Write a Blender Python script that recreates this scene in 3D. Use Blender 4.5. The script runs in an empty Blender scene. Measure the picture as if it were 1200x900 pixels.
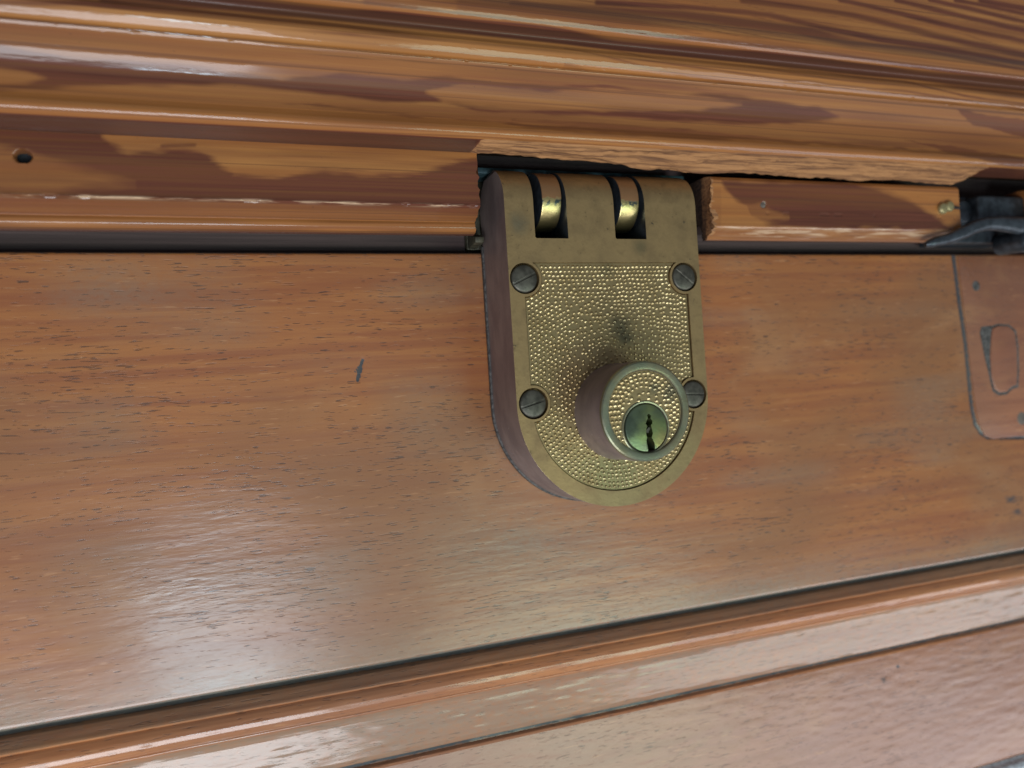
import bpy, bmesh, math, random
import numpy as np
from mathutils import Vector, Matrix

random.seed(7)
rng = np.random.default_rng(7)
scene = bpy.context.scene
COL = scene.collection
MM = 0.001

# ------------------------------------------------------------------ camera
# Door coordinates, millimetres: X along the door, Z up, T out of the door face (world -Y).
F_PX, HX, HY, S_ = 934.56, 2515.41, 146.117, 0.0631645
DIST = 262.0
H = np.array([HX, HY, -F_PX]); H /= np.linalg.norm(H)
V = np.array([-S_, 1.0, (-S_ * H[0] + H[1]) / (-H[2])]); V /= np.linalg.norm(V)
N = np.cross(H, V)
O = np.array([0, 0, -DIST])


def photo_xy(X, Z, T):
    """where a point of the door lies in the 1200x900 photograph (used to trace grain figures)"""
    q = [O[i] + X * H[i] + Z * V[i] + T * N[i] for i in range(3)]
    return 600 + F_PX * q[0] / -q[2], 450 - F_PX * q[1] / -q[2]


cam_d = bpy.data.cameras.new('camera')
cam = bpy.data.objects.new('camera', cam_d)
COL.objects.link(cam)
scene.camera = cam
cx, cz, ct = -O @ H, -O @ V, -O @ N
R = Matrix(((H[0], H[1], H[2]), (-N[0], -N[1], -N[2]), (V[0], V[1], V[2])))
cam.matrix_world = Matrix.Translation((cx * MM, -ct * MM, cz * MM)) @ R.to_4x4()
cam_d.sensor_width = 36
cam_d.lens = F_PX / 1200 * 36
cam_d.clip_start = 0.01
cam_d.clip_end = 50
cam_d.dof.use_dof = True
cam_d.dof.focus_distance = 0.238
cam_d.dof.aperture_fstop = 9.0

# ------------------------------------------------------------------ light
world = bpy.data.worlds.new('World')
scene.world = world
world.use_nodes = True
world.node_tree.nodes['Background'].inputs[0].default_value = (0.54, 0.58, 0.66, 1)
world.node_tree.nodes['Background'].inputs[1].default_value = 0.24


def area(name, direction, dist, sx, sy, radiance, col):
    d = Vector(direction).normalized()            # (X, Z, T) in door terms
    p = Vector((d[0], -d[2], d[1])) * dist + Vector((0.02, 0, 0))
    L = bpy.data.lights.new(name, 'AREA')
    L.shape = 'RECTANGLE'; L.size = sx; L.size_y = sy
    L.energy = radiance * math.pi * sx * sy
    L.color = col
    o = bpy.data.objects.new(name, L)
    COL.objects.link(o)
    o.location = p
    o.rotation_euler = (-p + Vector((0.02, 0, 0))).to_track_quat('-Z', 'Y').to_euler()
    return o


area('window_light', (-0.28, -0.64, 0.78), 1.1, 0.66, 0.50, 7.2, (0.93, 0.95, 1.0))
area('bright_pane_light', (-0.125, -0.345, 1.03), 1.1, 0.14, 0.12, 21.0, (0.66, 0.87, 1.0))
area('garden_light', (0.36, -0.44, 0.82), 1.2, 0.42, 0.40, 4.2, (0.70, 1.0, 0.80))
area('side_window_light', (0.70, -0.60, 0.52), 1.4, 0.8, 0.6, 2.4, (0.92, 0.93, 1.0))

vs = scene.view_settings
vs.view_transform = 'Standard'; vs.look = 'None'; vs.exposure = 0.14; vs.gamma = 1.0
scene.render.engine = 'CYCLES'
scene.cycles.max_bounces = 6

# ------------------------------------------------------------------ materials


class NT:
    def __init__(s, name):
        s.m = bpy.data.materials.new(name); s.m.use_nodes = True
        s.t = s.m.node_tree; s.b = s.t.nodes['Principled BSDF']
        g = s.n('ShaderNodeNewGeometry'); s.pos = g.outputs['Position']

    def n(s, kind, **kw):
        o = s.t.nodes.new(kind)
        for k, v in kw.items(): setattr(o, k, v)
        return o

    def l(s, a, b): s.t.links.new(a, b)

    def put(s, sock, v):
        if hasattr(v, 'is_linked') or hasattr(v, 'links'): s.l(v, sock)
        else: sock.default_value = v

    def map(s, sc, rot=(0, 0, 0), src=None):
        o = s.n('ShaderNodeMapping'); o.inputs['Scale'].default_value = sc; o.inputs['Rotation'].default_value = rot
        s.l(src or s.pos, o.inputs['Vector']); return o.outputs[0]

    def noise(s, vec, scale=1.0, detail=3.0, rough=0.5, dist=0.0):
        o = s.n('ShaderNodeTexNoise'); s.l(vec, o.inputs['Vector'])
        o.inputs['Scale'].default_value = scale; o.inputs['Detail'].default_value = detail
        o.inputs['Roughness'].default_value = rough; o.inputs['Distortion'].default_value = dist
        return o.outputs['Fac']

    def ramp(s, v, lo, hi, a=0.0, b=1.0, smooth=True):
        o = s.n('ShaderNodeMapRange')
        if smooth: o.interpolation_type = 'SMOOTHSTEP'
        s.put(o.inputs['Value'], v)
        for k, x in zip(('From Min', 'From Max', 'To Min', 'To Max'), (lo, hi, a, b)): s.put(o.inputs[k], x)
        return o.outputs['Result']

    def math(s, op, a, b=0.0, c=None):
        o = s.n('ShaderNodeMath', operation=op); s.put(o.inputs[0], a); s.put(o.inputs[1], b)
        if c is not None: s.put(o.inputs[2], c)
        return o.outputs[0]

    def mix(s, f, a, b, blend='MIX'):
        o = s.n('ShaderNodeMix', data_type='RGBA', blend_type=blend)
        s.put(o.inputs[0], f)
        for i, v in ((6, a), (7, b)):
            if isinstance(v, tuple): o.inputs[i].default_value = (*v, 1) if len(v) == 3 else v
            else: s.l(v, o.inputs[i])
        return o.outputs[2]

    def attr(s, name):
        o = s.n('ShaderNodeAttribute', attribute_name=name); return o.outputs['Fac']

    def bump(s, h, strength, dist, prev=None):
        o = s.n('ShaderNodeBump'); s.put(o.inputs['Strength'], strength); o.inputs['Distance'].default_value = dist
        s.l(h, o.inputs['Height'])
        if prev is not None: s.l(prev, o.inputs['Normal'])
        return o.outputs['Normal']

    def set(s, **kw):
        for k, v in kw.items():
            k = k.replace('_', ' ')
            if isinstance(v, tuple) and len(v) == 3: v = (*v, 1)
            s.put(s.b.inputs[k], v)


def pine_material():
    """varnished fir: pale early wood, red-brown late wood traced in the attribute 'pat', torn wood in 'raw'"""
    n = NT('varnished_pine')
    fine = n.noise(n.map((14, 420, 900)), 1, 6, 0.68, 0.3)
    mid = n.noise(n.map((4, 60, 160)), 1, 5, 0.6, 0.6)
    long_ = n.noise(n.map((2.2, 190, 260)), 1, 4, 0.6, 0.2)
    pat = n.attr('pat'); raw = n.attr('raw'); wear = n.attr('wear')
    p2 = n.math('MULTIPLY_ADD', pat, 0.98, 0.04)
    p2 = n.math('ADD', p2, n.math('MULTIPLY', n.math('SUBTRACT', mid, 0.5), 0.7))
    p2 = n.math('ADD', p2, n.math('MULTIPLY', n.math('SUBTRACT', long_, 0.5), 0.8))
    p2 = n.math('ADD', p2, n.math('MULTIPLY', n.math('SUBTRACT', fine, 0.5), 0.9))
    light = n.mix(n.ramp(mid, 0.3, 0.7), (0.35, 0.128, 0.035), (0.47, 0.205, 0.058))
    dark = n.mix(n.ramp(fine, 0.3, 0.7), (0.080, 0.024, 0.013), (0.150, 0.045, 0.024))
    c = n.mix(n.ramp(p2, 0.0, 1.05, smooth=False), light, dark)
    lines = n.noise(n.map((1.6, 900, 1100)), 1, 2, 0.5)
    c = n.mix(n.ramp(lines, 0.57, 0.68, 0, 0.6), c, (0.12, 0.045, 0.022))
    speck = n.noise(n.map((700, 700, 1500)), 1, 2, 0.5)
    c = n.mix(n.ramp(speck, 0.72, 0.80, 0, 0.5), c, (0.05, 0.025, 0.02))
    rawn = n.noise(n.map((34, 700, 1000)), 1, 5, 0.6, 0.5)
    rc = n.mix(n.ramp(rawn, 0.34, 0.62), (0.17, 0.08, 0.042), (0.42, 0.205, 0.088))
    rmask = n.ramp(n.math('ADD', raw, n.math('MULTIPLY', n.math('SUBTRACT', rawn, 0.5), 0.7)), 0.35, 0.65)
    c = n.mix(rmask, c, rc)
    wn = n.noise(n.map((90, 400, 900)), 1, 4, 0.6)
    c = n.mix(n.math('MULTIPLY', wear, n.ramp(wn, 0.40, 0.60)), c, (0.62, 0.42, 0.27))
    dirt_shade = n.attr('dirt_shade'); dull = n.attr('dull')
    c = n.mix(dirt_shade, c, (0.022, 0.018, 0.018))
    bh = n.math('ADD', n.math('MULTIPLY', fine, 0.5), n.math('MULTIPLY', mid, 0.3))
    b1 = n.bump(bh, 0.22, 0.0004)
    b2 = n.bump(rawn, n.math('MULTIPLY', rmask, 0.8), 0.0006, b1)
    wob = n.bump(n.noise(n.map((30, 160, 260)), 1, 4, 0.6), 0.30, 0.0007)
    n.set(Base_Color=c, Roughness=n.ramp(rmask, 0, 1, 0.42, 0.85), Normal=b2,
          Coat_Weight=n.math('MULTIPLY', n.math('MULTIPLY', n.ramp(rmask, 0, 1, 0.8, 0.0), n.ramp(dull, 0, 1, 1.0, 0.3)), n.ramp(dirt_shade, 0, 0.6, 1.0, 0.1)), Coat_Roughness=n.ramp(n.noise(n.map((7, 20, 30)), 1, 3, 0.6), 0.35, 0.65, n.math('MULTIPLY_ADD', dull, 0.42, 0.06), n.math('MULTIPLY_ADD', dull, 0.40, 0.15)), Coat_IOR=1.5, Coat_Normal=wob)
    n.b.inputs['Specular IOR Level'].default_value = 0.15
    return n.m


def mahogany_material(name='varnished_mahogany', base=None, pore=1.0, crough=0.19, wav=0.22):
    """open-pored red-brown hardwood; 'dirt' attribute darkens joints, 'worn' greys the finish"""
    n = NT(name)
    w = n.n('ShaderNodeVectorMath', operation='ADD')
    nt = n.n('ShaderNodeTexNoise'); n.l(n.map((14, 14, 40)), nt.inputs['Vector']); nt.inputs['Scale'].default_value = 1
    sc = n.n('ShaderNodeVectorMath', operation='SCALE'); n.l(nt.outputs['Color'], sc.inputs[0]); sc.inputs['Scale'].default_value = 0.0035
    n.l(n.pos, w.inputs[0]); n.l(sc.outputs[0], w.inputs[1]); P = w.outputs[0]
    rot = (0, math.radians(1.2), 0)
    por1 = n.noise(n.map((230, 1100, 2300), rot, P), 1, 1.5, 0.5)
    por2 = n.noise(n.map((110, 600, 1250), rot, P), 1, 2.5, 0.6)
    dens = n.noise(n.map((22, 60, 60)), 1, 3, 0.6)
    th = n.ramp(dens, 0.3, 0.7, 0.70, 0.625)
    pores = n.ramp(n.math('SUBTRACT', por1, th), -0.02, 0.035)
    por3 = n.ramp(n.math('SUBTRACT', por2, n.math('SUBTRACT', th, 0.005)), -0.02, 0.06)
    streak = n.noise(n.map((9, 90, 260), rot, P), 1, 5, 0.65, 0.4)
    big = n.noise(n.map((8, 12, 14)), 1, 3, 0.55)
    big2 = n.noise(n.map((16, 24, 30)), 1, 4, 0.6, 0.5)
    if base is None: base = ((0.285, 0.090, 0.029), (0.39, 0.146, 0.040), (0.245, 0.105, 0.040))
    c = n.mix(n.ramp(streak, 0.32, 0.68), base[0], base[1])
    c = n.mix(n.ramp(big, 0.42, 0.66, 0, 0.75), c, base[2])
    c = n.mix(n.ramp(big2, 0.55, 0.75, 0, 0.45), c, (0.40, 0.20, 0.085))
    c = n.mix(n.math('MULTIPLY', por3, 0.45 * pore), c, (0.12, 0.05, 0.026))
    c = n.mix(n.math('MULTIPLY', pores, 0.72 * pore), c, (0.065, 0.032, 0.022))
    por4 = n.ramp(n.noise(n.map((120, 700, 1300), rot, P), 1.13, 2, 0.5), 0.66, 0.74)
    c = n.mix(n.math('MULTIPLY', por4, 0.38), c, (0.55, 0.27, 0.12))
    dirt_shade = n.attr('dirt_shade'); worn_sheen = n.attr('worn_sheen')
    dn = n.noise(n.map((400, 400, 700)), 1, 4, 0.65)
    dm = n.ramp(n.math('ADD', dirt_shade, n.math('MULTIPLY', n.math('SUBTRACT', dn, 0.5), 0.8)), 0.3, 0.75)
    c = n.mix(dm, c, (0.050, 0.052, 0.058))  # dirt and joint tone, its bluish lift stands in for haze
    c = n.mix(n.math('MULTIPLY', worn_sheen, n.ramp(dn, 0.25, 0.6, 0.4, 1.0)), c, (0.22, 0.20, 0.15))
    h = n.math('SUBTRACT', n.math('MULTIPLY', streak, 0.5), n.math('ADD', n.math('MULTIPLY', pores, 0.9), n.math('MULTIPLY', por3, 0.5)))
    b1 = n.bump(h, 0.55, 0.00022)
    wob = n.bump(n.noise(n.map((60, 130, 330)), 1, 3, 0.55), wav, 0.0006)
    wob2 = n.bump(h, 0.11, 0.00022, wob)
    n.set(Base_Color=c, Roughness=0.46, Normal=b1, Coat_Weight=n.ramp(dm, 0, 1, 1.0, 0.3),
          Coat_Roughness=n.ramp(big2, 0.35, 0.7, crough + 0.05, crough - 0.02), Coat_IOR=1.52, Coat_Normal=wob2)
    n.b.inputs['Specular IOR Level'].default_value = 0.40
    return n.m


def brass_material(name, base, tarn, metal=0.75, rough=0.42, spots=1.0, copper=None, green=0.0, smudge_sheen=()):
    n = NT(name)
    a = n.noise(n.map((90, 90, 90)), 1, 6, 0.65)
    b = n.noise(n.map((420, 420, 420)), 1, 4, 0.6)
    c3 = n.noise(n.map((1500, 1500, 1500)), 1, 2, 0.5)
    c = n.mix(n.ramp(a, 0.38, 0.66), base, tarn)
    c = n.mix(n.ramp(b, 0.50, 0.75, 0, 0.30), c, tuple(x * 0.62 for x in tarn))
    sp = n.ramp(n.math('ADD', n.math('MULTIPLY', c3, 0.5), n.math('MULTIPLY', b, 0.5)), 0.63, 0.70)
    c = n.mix(n.math('MULTIPLY', sp, 0.7 * spots), c, (0.05, 0.045, 0.035))
    for (sx_, sz_, st_, sr_, amt, scol) in smudge_sheen:
        dv = n.n('ShaderNodeVectorMath', operation='DISTANCE'); n.l(n.pos, dv.inputs[0]); dv.inputs[1].default_value = (sx_ * MM, -st_ * MM, sz_ * MM)
        k_ = n.math('ADD', dv.outputs['Value'], n.math('MULTIPLY', n.math('SUBTRACT', a, 0.5), sr_ * 0.0022))
        c = n.mix(n.ramp(k_, sr_ * MM, sr_ * 0.15 * MM, 0, amt), c, scol)
    if green:
        g = n.noise(n.map((55, 55, 55)), 1, 4, 0.6, 0.5)
        c = n.mix(n.ramp(g, 0.46, 0.62, 0, green), c, (0.17, 0.22, 0.15))
    if copper is not None:           # skin left unpolished above a height and polished below it
        z = n.n('ShaderNodeSeparateXYZ'); n.l(n.pos, z.inputs[0])
        zz = n.math('ADD', z.outputs[2], n.math('MULTIPLY', n.math('SUBTRACT', b, 0.5), 0.004))
        m = n.ramp(zz, copper - 0.0003, copper + 0.0003)
        c = n.mix(m, c, (0.26, 0.135, 0.06))
        e = n.math('MULTIPLY', n.ramp(zz, copper - 0.0028, copper - 0.0006), n.math('SUBTRACT', 1.0, m))
        c = n.mix(n.math('MULTIPLY', e, n.ramp(b, 0.48, 0.56)), c, (0.09, 0.12, 0.12))
        metal = n.ramp(m, 0, 1, 0.95, 0.35)
    n.set(Base_Color=c, Metallic=metal, Roughness=n.ramp(a, 0.3, 0.7, rough - 0.05, rough + 0.10),
          Normal=n.bump(n.math('ADD', b, n.math('MULTIPLY', c3, 0.5)), 0.25, 0.00025))
    return n.m


def patina_material():
    n = NT('brown_bronze_patina')
    a = n.noise(n.map((120, 120, 60)), 1, 5, 0.6)
    d = n.noise(n.map((1100, 1100, 1100)), 1, 2, 0.5)
    c = n.mix(n.ramp(a, 0.35, 0.65), (0.185, 0.140, 0.132), (0.26, 0.20, 0.180))
    c = n.mix(n.ramp(d, 0.755, 0.785), c, (0.45, 0.42, 0.36))
    n.set(Base_Color=c, Metallic=0.25, Roughness=0.52, Normal=n.bump(a, 0.3, 0.0004))
    return n.m


def plain(name, col, rough=0.6, metal=0.0, bump=0.25, sc=500, var=0.25, sx=None):
    n = NT(name)
    a = n.noise(n.map((sx or sc, sc, sc)), 1, 4, 0.6)
    c = n.mix(n.ramp(a, 0.35, 0.65), tuple(x * (1 - var) for x in col), tuple(x * (1 + var) for x in col))
    n.set(Base_Color=c, Roughness=rough, Metallic=metal, Normal=n.bump(a, bump, 0.0003))
    return n.m


M_PINE = pine_material()
M_MAH = mahogany_material()
M_MAH2 = mahogany_material('varnished_mahogany_patch', ((0.25, 0.085, 0.038), (0.34, 0.130, 0.056), (0.23, 0.095, 0.052)), 0.5, 0.26)
M_PLUGW = mahogany_material('darker_plug_wood', ((0.24, 0.085, 0.040), (0.33, 0.125, 0.055), (0.24, 0.090, 0.050)), 0.2, 0.3)
M_BRASS = brass_material('aged_brass', (0.37, 0.252, 0.115), (0.25, 0.170, 0.080), 0.65, 0.44, 1.6, smudge_sheen=((9, 63, 20, 12, .35, (.16, .10, .055)), (34, 65, 18, 14, .4, (.17, .10, .055)), (50, -30, 23, 20, .3, (.22, .20, .10)), (26, -41, 23, 20, .3, (.22, .21, .11)), (-3, 48, 23, 5, .55, (.11, .12, .09)), (38, 41, 23, 4, .5, (.09, .09, .05))))  # low olive smudges put reflected greenery into the colour
SM = ((29.5, 15.2, 22, 5.5, .8, (.07, .075, .055)), (31, 11.5, 22, 3.5, .6, (.05, .06, .05)), (24, 17, 22, 16, .35, (.20, .15, .07)), (13, -2, 22, 13, .45, (.22, .12, .05)), (26, 34, 22, 4, .45, (.14, .13, .07)), (22, -31, 22, 14, .35, (.26, .28, .14)), (30, -4, 39, 3, .6, (.1, .11, .08)), (36, -5, 39, 4, .6, (.09, .10, .08)))  # stains, plus a low green one painting the reflected greenery
M_PLATE = brass_material('stippled_brass', (0.43, 0.325, 0.16), (0.32, 0.235, 0.112), 0.78, 0.35, 1.2, smudge_sheen=SM)
M_DOME = brass_material('bright_brass_dome', (0.66, 0.55, 0.30), (0.46, 0.355, 0.17), 1.0, 0.34, 0.3, smudge_sheen=SM)
M_EDGE = brass_material('rubbed_brass_edge', (0.62, 0.52, 0.30), (0.30, 0.23, 0.12), 0.9, 0.3, 1.0)
M_RING = brass_material('worn_brass_ring', (0.30, 0.27, 0.155), (0.22, 0.225, 0.16), 0.75, 0.33, 0.6, green=0.5)
M_PLUG = brass_material('polished_brass_plug', (0.28, 0.33, 0.13), (0.17, 0.24, 0.11), 0.85, 0.34, 0.8, green=0.6, smudge_sheen=((19.5, -14, 40, 7.5, .85, (.06, .08, .07)), (24.5, -11, 40, 3, .5, (.10, .14, .09)), (31.5, -20, 40, 4.5, .5, (.45, .36, .14)), (32, -11, 40, 4.5, .55, (.10, .13, .10)), (25.5, -22, 40, 3, .6, (.18, .13, .07))))
M_KNUCKLE = brass_material('knuckle_brass', (0.58, 0.46, 0.21), (0.50, 0.38, 0.17), 0.95, 0.30, 0.3, copper=0.0560)
M_PATINA = patina_material()
M_SCREW = plain('dark_oxidised_steel', (0.088, 0.082, 0.064), 0.46, 0.6, 0.3, 300, 0.35)
M_IRON_SLOTS = plain('blackened_iron_and_slots', (0.055, 0.066, 0.078), 0.34, 0.55, 0.3, 260, 0.35)
M_HOLE = plain('hole_darkness', (0.012, 0.014, 0.018), 0.9)
M_STRIKE = plain('tarnished_strike_brass', (0.075, 0.07, 0.045), 0.55, 0.5, 0.3, 300, 0.4)
M_LIP = plain('verdigris_dark_metal', (0.035, 0.075, 0.085), 0.5, 0.3, 0.3, 300, 0.4)
M_GASKET = plain('dusty_grey_edge', (0.075, 0.070, 0.065), 0.7, 0.0, 0.6, 900, 0.6)
M_SHADEWOOD = plain('shaded_recess_wood', (0.072, 0.046, 0.042), 0.8, 0.0, 0.3, 900, 0.25, 12)
M_FILL = plain('grey_wood_filler', (0.13, 0.105, 0.085), 0.7, 0.0, 0.4, 500, 0.25)
M_PIN = brass_material('small_pin_brass', (0.40, 0.34, 0.17), (0.30, 0.25, 0.13), 0.6, 0.4)
M_WHITE = plain('pale_edge', (0.62, 0.66, 0.72), 0.5)  # one pale colour for the lower edge strip

# ------------------------------------------------------------------ helpers


def tag(o, label=None, cat=None, group=None, kind=None):
    if label: o['label'] = label
    if cat: o['category'] = cat
    if group: o['group'] = group
    if kind: o['kind'] = kind
    return o


def thing(name, label, cat, at=(0, 0, 0), group=None):
    o = bpy.data.objects.new(name, None)
    o.empty_display_size = 0.01
    COL.objects.link(o)
    o.location = (at[0] * MM, -at[2] * MM, at[1] * MM)     # at = (X, Z, T)
    return tag(o, label, cat, group)


def root_loc(p):
    v = Vector((0, 0, 0))
    while p is not None:
        v += p.location; p = p.parent
    return v


def link(name, me, mats, parent=None, smooth=35, centre=None):
    """me is in mm with axes (X, Z, T): turned into world metres here"""
    a = np.empty(len(me.vertices) * 3); me.vertices.foreach_get('co', a); a = a.reshape(-1, 3)
    w = np.c_[a[:, 0], -a[:, 2], a[:, 1]] * MM
    off = np.array(root_loc(parent))
    c = np.zeros(3)
    if centre is not None: c = np.array([centre[0], -centre[2], centre[1]]) * MM - off
    w -= off + c
    me.vertices.foreach_set('co', w.ravel())
    bm = bmesh.new(); bm.from_mesh(me); bmesh.ops.recalc_face_normals(bm, faces=bm.faces) if len(bm.faces) < 60000 else None
    if len(bm.faces) < 60000: bm.to_mesh(me)
    bm.free()
    me.update()
    if smooth is not None:
        me.shade_smooth(); me.set_sharp_from_angle(angle=math.radians(smooth))
    for m in (mats if isinstance(mats, (list, tuple)) else [mats]): me.materials.append(m)
    o = bpy.data.objects.new(name, me); COL.objects.link(o)
    o.parent = parent
    o.location = c
    return o


def mesh_from(verts, faces, name='m'):
    me = bpy.data.meshes.new(name); me.from_pydata([tuple(v) for v in verts], [], [tuple(f) for f in faces]); me.update()
    return me


def prism(outline, t0, t1, name='m'):
    """outline = [(X, Z)] counter-clockwise, extruded in T"""
    n = len(outline)
    v = [(x, z, t0) for x, z in outline] + [(x, z, t1) for x, z in outline]
    f = [tuple(range(n))[::-1], tuple(range(n, 2 * n))] + [(i, (i + 1) % n, n + (i + 1) % n, n + i) for i in range(n)]
    return mesh_from(v, f, name)


def side_prism(prof, x0, x1, name='m'):
    """prof = [(T, Z)] extruded along X"""
    n = len(prof)
    v = [(x0, z, t) for t, z in prof] + [(x1, z, t) for t, z in prof]
    f = [tuple(range(n)), tuple(range(n, 2 * n))[::-1]] + [(i, (i + 1) % n, n + (i + 1) % n, n + i)[::-1] for i in range(n)]
    return mesh_from(v, f, name)


def box(x0, x1, z0, z1, t0, t1): return prism([(x0, z0), (x1, z0), (x1, z1), (x0, z1)], t0, t1)


def disc(cx, cz, r, n=48): return [(cx + r * math.cos(a), cz + r * math.sin(a)) for a in np.linspace(0, 2 * math.pi, n, endpoint=False)]


def lathe(prof, cx, cz, n=64, ex=1.0):
    """prof = [(R, T)] about an axis along T; ends on the axis if R == 0"""
    v, f, rows = [], [], []
    for r, t in prof:
        if r < 1e-6: rows.append([len(v)]); v.append((cx, cz, t))
        else:
            rows.append(list(range(len(v), len(v) + n)))
            v += [(cx + r * math.cos(2 * math.pi * k / n), cz + r * math.sin(2 * math.pi * k / n), t) for k in range(n)]
    for a, b in zip(rows, rows[1:]):
        for k in range(n):
            k2 = (k + 1) % n
            if len(a) == 1: f.append((a[0], b[k], b[k2]))
            elif len(b) == 1: f.append((a[k], a[k2], b[0]))
            else: f.append((a[k], a[k2], b[k2], b[k]))
    return mesh_from(v, f)


def fix(me):
    bm = bmesh.new(); bm.from_mesh(me); bmesh.ops.recalc_face_normals(bm, faces=bm.faces); bm.to_mesh(me); bm.free(); return me


def boolean(me, cuts, bevel=0.0, seg=2):
    """cuts = [(op, mesh)]; everything in mm"""
    o = bpy.data.objects.new('tmp', fix(me)); COL.objects.link(o); tmp = [o]
    for op, c in cuts:
        k = bpy.data.objects.new('tmpc', fix(c)); COL.objects.link(k); tmp.append(k)
        m = o.modifiers.new('b', 'BOOLEAN'); m.operation = op; m.object = k; m.solver = 'EXACT'
    if bevel:
        m = o.modifiers.new('v', 'BEVEL'); m.width = bevel; m.segments = seg; m.limit_method = 'ANGLE'; m.angle_limit = math.radians(40)
        m.use_clamp_overlap = True
    dg = bpy.context.evaluated_depsgraph_get(); dg.update()
    r = bpy.data.meshes.new_from_object(o.evaluated_get(dg))
    for k in tmp: bpy.data.objects.remove(k)
    return r


def strokes(px, py, items):
    """items = [(points, width_px, strength)] -> soft dark lines"""
    out = np.zeros_like(px)
    for pts, w, s in items:
        pts = np.array(pts, float)
        dmin = np.full(px.shape, 1e9)
        for (ax, ay), (bx, by) in zip(pts[:-1], pts[1:]):
            L2 = (bx - ax) ** 2 + (by - ay) ** 2
            u = np.clip(((px - ax) * (bx - ax) + (py - ay) * (by - ay)) / L2, 0, 1)
            d = np.hypot(px - ax - u * (bx - ax), py - ay - u * (by - ay))
            dmin = np.minimum(dmin, d)
        xa, xb = pts[0, 0], pts[-1, 0]
        tap = 1.0
        if xb - xa > 150:                      # long grain lines thin out at their ends
            if xa > 0 and pts[0, 1] > 6: tap = tap * np.clip((px - xa) / 110, 0.0, 1)
            if xb < 1200: tap = tap * np.clip((xb - px) / 110, 0.0, 1)
        out = np.maximum(out, s * tap * np.clip(1.35 - dmin / (w * 0.5), 0, 1))
    return out


def inside(px, py, poly):
    r = np.zeros(px.shape, bool); n = len(poly)
    for i in range(n):
        x0, y0 = poly[i]; x1, y1 = poly[(i + 1) % n]
        if y0 == y1: continue
        c = ((y0 > py) != (y1 > py)) & (px < (x1 - x0) * (py - y0) / (y1 - y0) + x0)
        r ^= c
    return r


def band(px, py, top, bot, soft=2.0):
    """dark figure between two curves y=top(x), y=bot(x) given as point lists"""
    t = np.interp(px, [p[0] for p in top], [p[1] for p in top])
    b = np.interp(px, [p[0] for p in bot], [p[1] for p in bot])
    x0, x1 = min(top[0][0], bot[0][0]), max(top[-1][0], bot[-1][0])
    m = np.clip((py - t) / soft + .5, 0, 1) * np.clip((b - py) / soft + .5, 0, 1)
    return m * ((px >= x0) & (px <= x1))


def vnoise(x, z, sx, sz, seed=0):
    """smooth value noise in numpy"""
    r = np.random.default_rng(seed); G = r.random((256, 256))
    u, v = x / sx, z / sz
    iu, iv = np.floor(u).astype(int), np.floor(v).astype(int)
    fu, fv = u - iu, v - iv
    fu, fv = fu * fu * (3 - 2 * fu), fv * fv * (3 - 2 * fv)
    g = lambda a, b: G[a % 256, b % 256]
    return (g(iu, iv) * (1 - fu) + g(iu + 1, iv) * fu) * (1 - fv) + (g(iu, iv + 1) * (1 - fu) + g(iu + 1, iv + 1) * fu) * fv


def sweep(name, prof, x0, x1, dx, maxstep, mat, parent, deform=None, attrs=None, closed_from=None, smooth=50):
    """front profile [(T, Z)] swept along X as a dense sheet, closed by back corners `closed_from` [(T, Z)] and end caps"""
    P = []
    for (t0, z0), (t1, z1) in zip(prof[:-1], prof[1:]):
        k = max(1, int(math.ceil(math.hypot(t1 - t0, z1 - z0) / maxstep)))
        for i in range(k): P.append((t0 + (t1 - t0) * i / k, z0 + (z1 - z0) * i / k))
    P.append(prof[-1])
    nf = len(P)
    P += closed_from
    P = np.array(P); m = len(P)
    nx = max(2, int((x1 - x0) / dx) + 1)
    xs = np.linspace(x0, x1, nx)
    X = np.repeat(xs, m); T = np.tile(P[:, 0], nx); Z = np.tile(P[:, 1], nx)
    front = np.tile(np.arange(m) < nf, nx)
    X0, T0, Z0 = X.copy(), T.copy(), Z.copy()
    if deform is not None: X, T, Z = deform(X, T, Z, front)
    idx = np.arange(nx * m).reshape(nx, m)
    a = idx[:-1, :]; b = idx[1:, :]
    a2 = np.roll(a, -1, 1); b2 = np.roll(b, -1, 1)
    quads = np.stack([a.ravel(), a2.ravel(), b2.ravel(), b.ravel()], 1)
    me = bpy.data.meshes.new(name)
    nv, nq = nx * m, len(quads)
    me.vertices.add(nv); me.vertices.foreach_set('co', np.c_[X, Z, T].ravel().astype(np.float32))
    loops = np.concatenate([quads.ravel(), idx[0][::-1], idx[-1]])
    me.loops.add(len(loops)); me.loops.foreach_set('vertex_index', loops.astype(np.int32))
    me.polygons.add(nq + 2)
    starts = np.concatenate([np.arange(nq) * 4, [nq * 4, nq * 4 + m]])
    me.polygons.foreach_set('loop_start', starts.astype(np.int32))
    me.update(calc_edges=True)
    # make sure that the front looks outwards
    o = link(name, me, mat, parent, smooth)
    me = o.data
    nn = np.empty(len(me.polygons) * 3); me.polygons.foreach_get('normal', nn); nn = nn.reshape(-1, 3)
    q = (nf // 2)
    if nn[:nq].reshape(nx - 1, m, 3)[0, :nf - 1, 1].sum() > 0: me.flip_normals()
    if attrs:
        px, py = photo_xy(X0, Z0, T0)
        for k, fn in attrs.items():
            val = fn(X0, Z0, T0, px, py).astype(np.float32)
            at = me.attributes.new(k, 'FLOAT', 'POINT'); at.data.foreach_set('value', val)
    return o


def arc(cx, cz, r, a0, a1, n): return [(cx + r * math.cos(math.radians(a)), cz + r * math.sin(math.radians(a))) for a in np.linspace(a0, a1, n)]


# ------------------------------------------------------------------ door frame mouldings (above)
X0, X1 = -330, 480
frame = thing('door_frame', 'varnished pine door frame with stepped mouldings above the brass lock', 'door frame', (0, 46, 0))

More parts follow.
